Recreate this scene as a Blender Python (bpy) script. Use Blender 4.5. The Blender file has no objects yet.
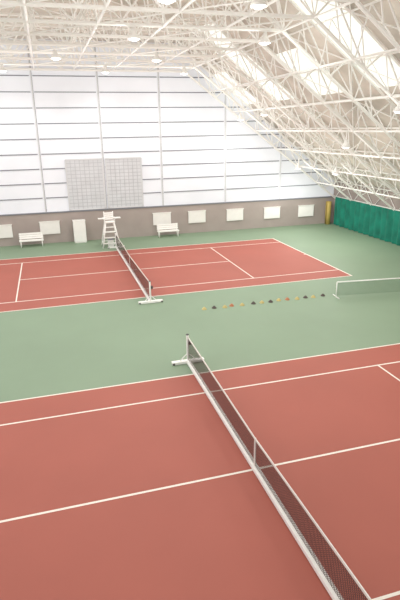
import bpy, bmesh, math, random
from mathutils import Vector, Matrix
# ---------------- hall dimensions (metres) ----------------
NX,Y1,Y2,YW=4.1983,9.8377,29.6886,39.6009   # net line x, near/far court centre y, back wall y
a=[10.40,12.06];b=[23.36,2.43]              # slope start / eave (x,z) of inner truss chord
scn=bpy.context.scene
scn.view_settings.view_transform='Standard'
# ---------------- camera ----------------
pitch,yaw,roll=.3284,.2812,-.0154
fwd=Vector((math.sin(yaw)*math.cos(pitch),math.cos(yaw)*math.cos(pitch),-math.sin(pitch)))
rt=Vector((math.cos(yaw),-math.sin(yaw),0));up=rt.cross(fwd)
R=rt*math.cos(roll)+up*math.sin(roll);U=up*math.cos(roll)-rt*math.sin(roll)
cam=bpy.data.cameras.new("camera");co=bpy.data.objects.new("camera",cam);bpy.context.collection.objects.link(co)
co.matrix_world=Matrix([[R[0],U[0],-fwd[0],0],[R[1],U[1],-fwd[1],0],[R[2],U[2],-fwd[2],8.1296],[0,0,0,1]])
cam.sensor_fit='VERTICAL';cam.sensor_height=36;cam.lens=30.325
scn.camera=co
# ---------------- materials ----------------
def mat(name,col,rough=.6,metal=0,var=0,scale=1.0,emit=0,bump=0):
    mt=bpy.data.materials.new(name);mt.use_nodes=True;nt=mt.node_tree;bs=nt.nodes["Principled BSDF"]
    bs.inputs["Roughness"].default_value=rough;bs.inputs["Metallic"].default_value=metal
    tc=nt.nodes.new("ShaderNodeTexCoord");nz=nt.nodes.new("ShaderNodeTexNoise");nz.inputs["Scale"].default_value=scale;nz.inputs["Detail"].default_value=6
    nt.links.new(tc.outputs["Object"],nz.inputs["Vector"])
    rp=nt.nodes.new("ShaderNodeValToRGB");rp.color_ramp.elements[0].position=.3;rp.color_ramp.elements[1].position=.7
    rp.color_ramp.elements[0].color=(*[c*(1-var) for c in col],1);rp.color_ramp.elements[1].color=(*[min(1,c*(1+var)) for c in col],1)
    nt.links.new(nz.outputs["Fac"],rp.inputs["Fac"]);nt.links.new(rp.outputs["Color"],bs.inputs["Base Color"])
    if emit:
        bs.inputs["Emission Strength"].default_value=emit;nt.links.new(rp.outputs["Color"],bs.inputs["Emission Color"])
    if bump:
        bp=nt.nodes.new("ShaderNodeBump");bp.inputs["Strength"].default_value=bump
        nt.links.new(nz.outputs["Fac"],bp.inputs["Height"]);nt.links.new(bp.outputs["Normal"],bs.inputs["Normal"])
    return mt
def s2l(r,g,b): return tuple(((c/255)/12.92 if c/255<=.04045 else ((c/255+.055)/1.055)**2.4) for c in (r,g,b))
M_green=mat("floor_green",s2l(130,151,126),.6,var=.04,scale=.3)
M_red=mat("court_red",s2l(168,92,78),.65,var=.04,scale=.4)
M_line=mat("line_white",s2l(238,232,222),.6,var=.02)
M_white=mat("painted_steel_white",s2l(248,246,242),.4,var=.02,scale=3)
M_panel=mat("wall_panel_glow",s2l(220,222,227),.5,var=.05,scale=.3,emit=.25)  # emission stands in for daylight coming through the wall panels
M_rail=mat("rail_grey",s2l(128,130,136),.5,var=.05)
M_post=mat("mullion_light",s2l(215,216,218),.5,var=.04)
M_dado=mat("wall_dado",s2l(168,156,150),.8,var=.06,scale=.8)
M_grid=mat("window_mesh_grey",s2l(212,214,217),.7,var=.05,scale=2)
M_slat=mat("window_slat_grey",s2l(192,194,198),.7,var=.05,scale=2)
M_deck=mat("roof_deck",s2l(212,204,194),.8,var=.2,scale=.5,emit=.05)  # slight emission added so the deck looks brighter
M_sky=mat("roof_skylight",s2l(240,246,240),.5,var=.02,emit=.55)
M_cord=mat("net_cord",s2l(84,58,56),.8,var=.1)
M_dark=mat("post_dark",s2l(70,66,66),.5,var=.1)
M_strap=mat("net_tape",s2l(225,220,214),.7,var=.03)
M_curt=mat("curtain_green",s2l(12,112,92),.85,var=.3,scale=1.2)
M_yel=mat("mat_yellow",s2l(190,165,90),.7,var=.1)
M_lamp=mat("lamp_glass",(1,1,1),.3,emit=6)
M_disc=[mat("marker_orange",s2l(185,120,85),.6),mat("marker_yellow",s2l(200,182,120),.6),mat("marker_dark",s2l(85,75,70),.6)]
M_barr=mat("barrier_mesh",s2l(120,145,122),.8,var=.05)
# ---------------- mesh helpers ----------------
def V(*a):return Vector(a)
class B:
    def __init__(s,name):s.name=name;s.bm=bmesh.new();s.mats=[]
    def mi(s,m):
        if m not in s.mats:s.mats.append(m)
        return s.mats.index(m)
    def quad(s,pts,m):
        f=s.bm.faces.new([s.bm.verts.new(q) for q in pts]);f.material_index=s.mi(m);return f
    def box(s,x0,x1,y0,y1,z0,z1,m):
        v=[s.bm.verts.new((x,y,z)) for x in (x0,x1) for y in (y0,y1) for z in (z0,z1)]
        for f in [(0,1,3,2),(4,6,7,5),(0,4,5,1),(2,3,7,6),(0,2,6,4),(1,5,7,3)]:
            s.bm.faces.new([v[i] for i in f]).material_index=s.mi(m)
    def tube(s,p1,p2,r,m,n=6):
        p1=Vector(p1);p2=Vector(p2);d=(p2-p1)
        if d.length<1e-6:return
        d.normalize();x=d.orthogonal().normalized();y=d.cross(x)
        A=[];C=[]
        for i in range(n):
            t=2*math.pi*(i+.5)/n;o=(x*math.cos(t)+y*math.sin(t))*r
            A.append(s.bm.verts.new(p1+o));C.append(s.bm.verts.new(p2+o))
        for i in range(n):
            f=s.bm.faces.new([A[i],A[(i+1)%n],C[(i+1)%n],C[i]]);f.material_index=s.mi(m);f.smooth=n>6
        s.bm.faces.new(A[::-1]).material_index=s.mi(m);s.bm.faces.new(C).material_index=s.mi(m)
    def lathe(s,prof,c,m,n=20):
        rings=[]
        for r,z in prof:
            rings.append([s.bm.verts.new((c[0]+r*math.cos(2*math.pi*i/n),c[1]+r*math.sin(2*math.pi*i/n),c[2]+z)) for i in range(n)])
        for q in range(len(rings)-1):
            for i in range(n):
                f=s.bm.faces.new([rings[q][i],rings[q][(i+1)%n],rings[q+1][(i+1)%n],rings[q+1][i]]);f.material_index=s.mi(m);f.smooth=True
    def done(s,parent=None,bevel=0):
        bmesh.ops.recalc_face_normals(s.bm,faces=s.bm.faces)
        me=bpy.data.meshes.new(s.name);s.bm.to_mesh(me);s.bm.free()
        for m in s.mats:me.materials.append(m)
        o=bpy.data.objects.new(s.name,me);bpy.context.collection.objects.link(o)
        if parent:o.parent=parent
        if bevel:
            bv=o.modifiers.new("bevel",'BEVEL');bv.width=bevel;bv.segments=2;bv.limit_method='ANGLE'
        return o
def empty(name):
    e=bpy.data.objects.new(name,None);bpy.context.collection.objects.link(e);return e
# ---------------- floor and courts ----------------
XL,XR=-16.0,b[0]+.35
g=B("floor");g.box(XL,XR+.5,-8,YW+.3,-.2,0,M_green);g.done()
def court(yc):
    e=empty("tennis_court")
    s=B("surface");s.box(NX-11.885,NX+11.885,yc-5.485,yc+5.485,0.0,.006,M_red);s.done(e)
    l=B("lines");z0,z1=.006,.010;W=.065
    def lx(y,x0,x1,w):l.box(NX+x0,NX+x1,yc+y-w,yc+y,z0,z1,M_line)
    def ly(x,y0,y1,w):l.box(NX+x-w/2,NX+x+w/2,yc+y0,yc+y1,z0,z1,M_line)
    for y in (-5.485+W,5.485,-4.115+W,4.115):lx(y,-11.885,11.885,W)
    lx(W/2,-6.4,6.4,W)
    for x in (-11.85,11.85):ly(x,-5.485+W,5.485-W,.08)
    for x in (-6.4,6.4):ly(x,-4.115+W,4.115-W,W)
    for x in (-11.75,11.75):ly(x,-.03,.03,.2)
    l.done(e)
court(Y1);court(Y2)
# ---------------- free-standing nets ----------------
def net(yc):
    e=empty("tennis_net")
    half=6.4;top=lambda y:.914+(1.07-.914)*(abs(y)/half)
    f=B("frame")
    f.box(NX-.075,NX+.075,yc-half,yc+half,.03,.13,M_white)
    for s in (-1,1):
        y=yc+s*half
        f.box(NX-.6,NX+.6,y-.09,y+.09,.012,.11,M_white)
        for k in (-.55,.55):f.tube((NX+k,y-.1,.05),(NX+k,y+.1,.05),.045,M_dark,10)
        f.tube((NX,y,.05),(NX,y,1.1),.045,M_white,12)
        f.tube((NX,y,1.1),(NX,y,1.13),.055,M_dark,12)
        f.tube((NX-.3,y,.1),(NX,y,.4),.018,M_white,8);f.tube((NX+.3,y,.1),(NX,y,.4),.018,M_white,8)
        f.box(NX+.04,NX+.13,y-.05,y+.05,.72,.86,M_dark)
    f.done(e,.006)
    n=B("mesh");st=.05;cnt=int(2*half/st);r=.0095
    for i in range(1,cnt):
        y=-half+i*st;n.quad([(NX,yc+y-r,.12),(NX,yc+y+r,.12),(NX,yc+y+r,top(y)),(NX,yc+y-r,top(y))],M_cord)
    segs=24
    for k in range(1,19):
        for j in range(segs):
            ya=-half+2*half*j/segs;yb=-half+2*half*(j+1)/segs
            za=.1+(top(ya)-.1)*k/19;zb=.1+(top(yb)-.1)*k/19
            n.quad([(NX,yc+ya,za-r),(NX,yc+yb,zb-r),(NX,yc+yb,zb+r),(NX,yc+ya,za+r)],M_cord)
    n.done(e)
    t=B("head_tape")
    for j in range(segs):
        ya=-half+2*half*j/segs;yb=-half+2*half*(j+1)/segs
        for x in (-.012,.012):
            t.quad([(NX+x,yc+ya,top(ya)-.055),(NX+x,yc+yb,top(yb)-.055),(NX+x,yc+yb,top(yb)),(NX+x,yc+ya,top(ya))],M_strap)
        t.quad([(NX-.012,yc+ya,top(ya)),(NX-.012,yc+yb,top(yb)),(NX+.012,yc+yb,top(yb)),(NX+.012,yc+ya,top(ya))],M_strap)
    t.done(e)
    c=B("center_strap");c.box(NX-.018,NX+.018,yc-.03,yc+.03,.1,.92,M_strap);c.done(e)
net(Y1);net(Y2)
# ---------------- back wall ----------------
WT=a[1]+1.9
sl_=(b[1]-a[1])/(b[0]-a[0])
nrm=Vector((-sl_,0,1)).normalized()
OFF=1.25
o1=Vector((a[0],0,a[1]))+nrm*OFF
def outer(x): return min(WT,o1.z+sl_*(x-o1.x))
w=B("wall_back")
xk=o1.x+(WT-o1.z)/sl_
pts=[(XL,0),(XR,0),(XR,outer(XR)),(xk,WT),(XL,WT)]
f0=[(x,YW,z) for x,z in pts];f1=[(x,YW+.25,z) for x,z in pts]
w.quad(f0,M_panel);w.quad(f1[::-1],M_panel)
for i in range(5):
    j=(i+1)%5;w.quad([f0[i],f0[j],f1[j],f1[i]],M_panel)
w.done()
d=B("baseboard_back");d.box(XL,XR,YW-.12,YW-.001,0,2.25,M_dado);d.box(XL,XR,YW-.17,YW-.001,2.25,2.33,M_rail);d.done()
posts=[-12.5,-8.4,-4.4,-.44,4.04,8.49,13.70,18.53]
r=B("trim_1")
def edge_x(z): return min(XR-.1,o1.x+(z-o1.z)/sl_) if z<WT-.1 else xk
px=[XL]+posts+[XR]
for z in [2.33+i*1.04 for i in range(1,11)]:
    for i in range(len(px)-1):
        x0=px[i]+.12;x1=min(px[i+1]-.12,edge_x(z)-.3)
        if x1-x0>.3:r.box(x0,x1,YW-.05,YW-.001,z-.03,z+.03,M_rail)
r.done()
r=B("trim_2")
for x in px[1:-1]:
    r.box(x-.045,x+.045,YW-.08,YW-.001,2.33,outer(x)-.2,M_post)
    r.box(x+.045,x+.07,YW-.03,YW-.001,2.33,outer(x)-.3,M_rail)
r.done()
x0,x1,z0,z1=1.31,6.9,2.36,6.04;xm=(x0+x1)/2
r=B("window_1")
for A,C in ((x0,xm-.12),(xm+.12,x1)):
    r.box(A,C,YW-.075,YW-.001,z0,z1,M_grid)
    for k in range(15):
        zz=z0+(z1-z0)*k/14;r.box(A,C,YW-.085,YW-.075,zz-.02,zz+.02,M_slat)
    for k in range(1,8):
        xx=A+(C-A)*k/8;r.box(xx-.02,xx+.02,YW-.085,YW-.075,z0,z1,M_slat)
    for xx in (A,C):r.box(xx-.05,xx+.05,YW-.12,YW-.075,z0,z1,M_post)
    for zz in (z0+.04,z1):r.box(A,C,YW-.12,YW-.075,zz-.05,zz+.05,M_post)
r.done()
# ---------------- right wall, curtain ----------------
r=B("wall_right");r.box(XR,XR+.25,-8,YW+.25,0,outer(XR),M_dado);r.done()
c=B("curtain")
zt=b[1];n=420;prev=None
for i in range(n+1):
    y=6+(YW-.9-6)*i/n
    x=XR-.35+.09*math.sin(y*9)+.05*math.sin(y*4.3+1)
    cur=[c.bm.verts.new((x,y,.03)),c.bm.verts.new((x,y,zt*.5)),c.bm.verts.new((XR-.35+.05*math.sin(y*9),y,zt-.05))]
    if prev:
        for k in range(2):
            f=c.bm.faces.new([prev[k],cur[k],cur[k+1],prev[k+1]]);f.material_index=c.mi(M_curt);f.smooth=True
    prev=cur
c.tube((XR-.35,5.9,zt),(XR-.35,YW-.2,zt),.04,M_white,8)
c.done()
# ---------------- roof deck ----------------
def prof(off):
    zf=a[1]+off*(1.9/OFF)
    q=Vector((a[0],0,a[1]))+nrm*off
    xk_=q.x+(zf-q.z)/sl_
    xe=XR+.2
    return [(XL,zf),(xk_,zf),(xe,q.z+sl_*(xe-q.x))]
P=prof(OFF)
c=B("ceiling")
Y0=-6
def strip(A,C,y0,y1,th,m):
    c.quad([(A[0],y0,A[1]),(C[0],y0,C[1]),(C[0],y1,C[1]),(A[0],y1,A[1])],m)
    c.quad([(A[0],y0,A[1]+th),(C[0],y0,C[1]+th),(C[0],y1,C[1]+th),(A[0],y1,A[1]+th)],m)
def lerp(A,C,t):return (A[0]+(C[0]-A[0])*t,A[1]+(C[1]-A[1])*t)
bays=16
for i in range(bays):
    y0=Y0+(YW+.25-Y0)*i/bays;y1=Y0+(YW+.25-Y0)*(i+1)/bays
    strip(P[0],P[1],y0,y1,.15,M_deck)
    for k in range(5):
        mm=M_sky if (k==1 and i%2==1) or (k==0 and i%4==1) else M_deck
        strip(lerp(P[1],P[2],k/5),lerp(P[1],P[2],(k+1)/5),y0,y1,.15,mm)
c.done()
# ---------------- trusses ----------------
Pi=[(XL,a[1]),(a[0],a[1]),(XR-.05,a[1]+sl_*(XR-.05-a[0]))]
Po=prof(OFF-.12)
Po[2]=(XR-.05,Po[1][1]+(Po[2][1]-Po[1][1])*(XR-.05-Po[1][0])/(Po[2][0]-Po[1][0]))
def samp(Q,seg,n):return [lerp(Q[seg],Q[seg+1],i/n) for i in range(n+1)]
def truss(y):
    t=B("roof_truss")
    v=lambda q:(q[0],y,q[1])
    for seg,n in ((0,18),(1,11)):
        I=samp(Pi,seg,n);O=samp(Po,seg,n)
        t.tube(v(I[0]),v(I[-1]),.08,M_white,6);t.tube(v(O[0]),v(O[-1]),.075,M_white,6)
        for i in range(n):
            if i%2==0:t.tube(v(I[i]),v(O[i+1]),.042,M_white,5)
            else:t.tube(v(O[i]),v(I[i+1]),.042,M_white,5)
            t.tube(v(I[i]),v(O[i]),.034,M_white,5)
    t.done()
ys=[];y=YW-.35
while y>6: ys.append(y);y-=2.8
for y in ys:truss(y)
pu=B("roof_purlin_lattice")
yn,yf=ys[-1],ys[0]
for seg,n in ((0,10),(1,7)):
    I=samp(Pi,seg,n);O=samp(Po,seg,n)
    for i in range(0 if seg==0 else 1,n+1):
        pu.tube((I[i][0],yn,I[i][1]),(I[i][0],yf,I[i][1]),.052,M_white,6)
        pu.tube((O[i][0],yn,O[i][1]),(O[i][0],yf,O[i][1]),.048,M_white,6)
        for k in range(len(ys)-1):
            ya,yb=ys[k],ys[k+1];ym=(ya+yb)/2
            pu.tube((I[i][0],ya,I[i][1]),(O[i][0],ym,O[i][1]),.032,M_white,5)
            pu.tube((O[i][0],ym,O[i][1]),(I[i][0],yb,I[i][1]),.032,M_white,5)
    for k in range(0,len(ys)-1):
        for i in range(0,n):
            if (i+k)%2==0:pu.tube((O[i][0],ys[k],O[i][1]),(O[i+1][0],ys[k+1],O[i+1][1]),.032,M_white,5)
            else:pu.tube((O[i+1][0],ys[k],O[i+1][1]),(O[i][0],ys[k+1],O[i][1]),.032,M_white,5)
            if seg==0 and (i+k)%2==1:pu.tube((I[i][0],ys[k],I[i][1]),(I[i+1][0],ys[k+1],I[i+1][1]),.032,M_white,5)
pu.done()
# ---------------- high bay lamps ----------------
def lamp(x,y,z,zt,pw=380):
    l=B("high_bay_lamp");k=.66
    l.lathe([(r*k,h*k) for r,h in [(.02,.62),(.13,.6),(.15,.36),(.2,.3),(.34,.12),(.4,-.02),(.385,-.02),(.32,.1),(.16,.28),(.0001,.3)]],(x,y,z),M_white,20)
    l.lathe([(r*k,h*k) for r,h in [(.0001,-.12),(.2,-.09),(.36,.01),(.33,.06),(.0001,.08)]],(x,y,z),M_lamp,16)
    l.tube((x,y,z+.38),(x,y,zt),.025,M_white,6)
    l.done()
    for kind,e in (("SPOT",pw),("POINT",125)):  # SPOT is the lamp's beam; POINT is fill added below to brighten the roof
        L=bpy.data.lights.new("lamp_and_fill_light",kind);L.energy=e;L.shadow_soft_size=.4;L.color=(1,.985,.96)
        if kind=="SPOT":L.spot_size=math.radians(165);L.spot_blend=.6
        o=bpy.data.objects.new("lamp_and_fill_light",L);bpy.context.collection.objects.link(o);o.location=(x,y,z-(.15 if kind=="SPOT" else 1.6))
zl=a[1]-.5
for x,y,pw in [(-8,5,260),(-1.5,5,200),(5,5,200),(10,6,260),
            (-9,15.7,380),(-3.5,15.7,380),(1.1,15.9,300),(3.75,15.9,300),(6.6,16,300),
            (-9,22.5,380),(3.9,22.5,380),(9.6,22.5,380),
            (-9,29.1,380),(-3.5,29.1,380),(1.0,29.1,380),(6.2,29.1,380),
            (-9,35.5,380),(-2,35.5,380),(4.2,35.5,380),(9.4,35.5,380)]:
    lamp(x,y,zl,a[1],pw)
for x,y in [(13.5,12),(13.8,18.5),(16,25.8),(13.5,31.5),(13.8,36.5),(18.6,36.5),(18.6,31)]:
    zz=a[1]+sl_*(x-a[0]);lamp(x,y,zz-.9,zz,340)
# ---------------- furniture at the back ----------------
def radiator(x,z):
    r=B("wall_radiator");w=.72;h=.46
    r.box(x-w,x+w,YW-.22,YW-.17,z-h,z+h,M_white)
    r.box(x-w-.03,x+w+.03,YW-.26,YW-.13,z+h,z+h+.05,M_white)
    for k in range(16):
        xx=x-w+.05+k*(2*w-.1)/15;r.box(xx-.02,xx+.02,YW-.245,YW-.22,z-h+.04,z+h-.04,M_white)
    r.box(x-w,x+w,YW-.17,YW-.12,z-.05,z+.05,M_rail)
    r.done()
for q in [(-3.68,1.1),(-.27,1.16),(8.34,1.3),(11.24,1.28),(14.51,1.25),(17.84,1.22),(21.02,1.2)]:radiator(*q)
def bench(x,y,w=.85):
    r=B("bench")
    r.box(x-w,x+w,y-.25,y+.22,.42,.49,M_white)
    for k in range(3):r.box(x-w,x+w,y+.23+.02*k,y+.26+.02*k,.54+.15*k,.67+.15*k,M_white)
    for s in (-1,1):
        for t in (-.2,.18):r.tube((x+s*(w-.1),y+t,0),(x+s*(w-.1),y+t,.43),.035,M_white,8)
        r.tube((x+s*(w-.1),y+.2,.43),(x+s*(w-.1),y+.3,.98),.025,M_white,8)
        r.tube((x+s*(w-.1),y-.2,.15),(x+s*(w-.1),y+.18,.15),.02,M_white,8)
    r.done()
for x in (-1.67,8.66):bench(x,YW-.85)
X,Y=1.86,YW-.65;r=B("storage_cabinet")
r.box(X-.45,X+.45,Y-.25,Y+.25,.06,1.65,M_white)
r.box(X-.47,X+.47,Y-.27,Y+.27,1.65,1.7,M_white)
r.box(X-.42,X+.42,Y-.22,Y+.22,0,.06,M_white)
r.box(X-.42,X+.42,Y-.265,Y-.25,.1,.84,M_white);r.box(X-.42,X+.42,Y-.265,Y-.25,.88,1.6,M_white)
r.done(bevel=.01)
# ---------------- umpire chair ----------------
X,Y=3.9,36.84;e=empty("umpire_chair")
L=B("legs");st=1.75
T=[(-.3,-.28),(.3,-.28),(.3,.28),(-.3,.28)];G=[(-.62,-.55),(.62,-.55),(.62,.55),(-.62,.55)]
for (tx,ty),(gx,gy) in zip(T,G):L.tube((X+gx,Y+gy,0),(X+tx,Y+ty,st),.05,M_white,8)
def at(k,z):
    t=z/st;return (X+G[k][0]+(T[k][0]-G[k][0])*t,Y+G[k][1]+(T[k][1]-G[k][1])*t,z)
for z in (.3,.7,1.1,1.45):L.tube(at(0,z),at(1,z),.04,M_white,8)
for z in (.3,1.0):
    for k in (1,2,3):L.tube(at(k,z),at((k+1)%4,z),.03,M_white,8)
for z in (.3,.7,1.1):
    A=at(0,z);C=at(1,z);L.box(A[0],C[0],A[1]-.12,A[1]+.06,z,z+.05,M_white)
L.done(e)
S=B("seat")
S.box(X-.36,X+.36,Y-.34,Y+.3,st,st+.07,M_white)
for k in range(4):S.box(X-.34,X+.34,Y+.27,Y+.31,st+.15+.14*k,st+.26+.14*k,M_white)
for s in (-1,1):
    S.tube((X+s*.32,Y+.32,st),(X+s*.32,Y+.34,st+.74),.035,M_white,8)
    S.tube((X+s*.36,Y-.28,st),(X+s*.36,Y-.28,st+.28),.03,M_white,8)
    S.box(X+s*.38-.07,X+s*.38+.07,Y-.35,Y+.32,st+.28,st+.33,M_white)
S.box(X+.34,X+.8,Y-.35,Y+.08,st+.3,st+.35,M_white)
S.box(X-.8,X-.45,Y-.3,Y+.05,st+.3,st+.35,M_white)
S.done(e)
D=B("drink_box");D.box(X-.2,X+.2,Y-.25,Y+.2,0,.5,M_white);D.box(X-.22,X+.22,Y-.27,Y+.22,.5,.56,M_rail);D.done(e,.02)
# ---------------- rolled mat ----------------
X,Y=XR-.72,YW-.55
r=B("rolled_gym_mat");prev=None
for i in range(90):
    t=i/89*5*math.pi;rr=.05+.21*i/89
    cur=[r.bm.verts.new((X+rr*math.cos(t),Y+rr*math.sin(t),z)) for z in (0,1.95)]
    if prev:
        f=r.bm.faces.new([prev[0],cur[0],cur[1],prev[1]]);f.material_index=r.mi(M_yel);f.smooth=True
    prev=cur
ob=r.done();so=ob.modifiers.new("solid",'SOLIDIFY');so.thickness=.035
# ---------------- training markers ----------------
m_=B("training_markers");random.seed(3);n=14
for i in range(n):
    t=i/(n-1);x=6.47+6.16*t+random.uniform(-.08,.08);y=21.55+random.uniform(-.06,.06)
    m_.lathe([(.12,0),(.115,.02),(.06,.08),(.035,.11),(.02,.11)],(x,y,0),M_disc[[1,2,1,0,1,2][i%6]],14)
m_.done()
# ---------------- low portable barrier ----------------
e=B("low_barrier_net")
p0=Vector((13.21,21.16,0));dr=Vector((1,-.13,0)).normalized();Lb=5.5;hh=.78
for s in (p0,p0+dr*Lb):e.tube(s,s+V(0,0,hh),.025,M_white,8)
e.tube(p0+V(0,0,hh),p0+dr*Lb+V(0,0,hh),.03,M_white,8)
pr=Vector((-dr.y,dr.x,0))
for s in (p0,p0+dr*Lb):e.tube(s-pr*.35+V(0,0,.025),s+pr*.35+V(0,0,.025),.025,M_white,8)
for i in range(1,int(Lb/.06)):
    q=p0+dr*i*.06;e.quad([q-dr*.006+V(0,0,.05),q+dr*.006+V(0,0,.05),q+dr*.006+V(0,0,hh),q-dr*.006+V(0,0,hh)],M_barr)
for k in range(1,13):
    z=.05+k*.06;e.quad([p0+V(0,0,z-.006),p0+dr*Lb+V(0,0,z-.006),p0+dr*Lb+V(0,0,z+.006),p0+V(0,0,z+.006)],M_barr)
e.done()
# ---------------- world: ambient fill added, entering where the hall is left unbuilt ----------------
w=bpy.data.worlds.new("world");scn.world=w;w.use_nodes=True
w.node_tree.nodes["Background"].inputs[0].default_value=(.97,.98,1,1);w.node_tree.nodes["Background"].inputs[1].default_value=1.0
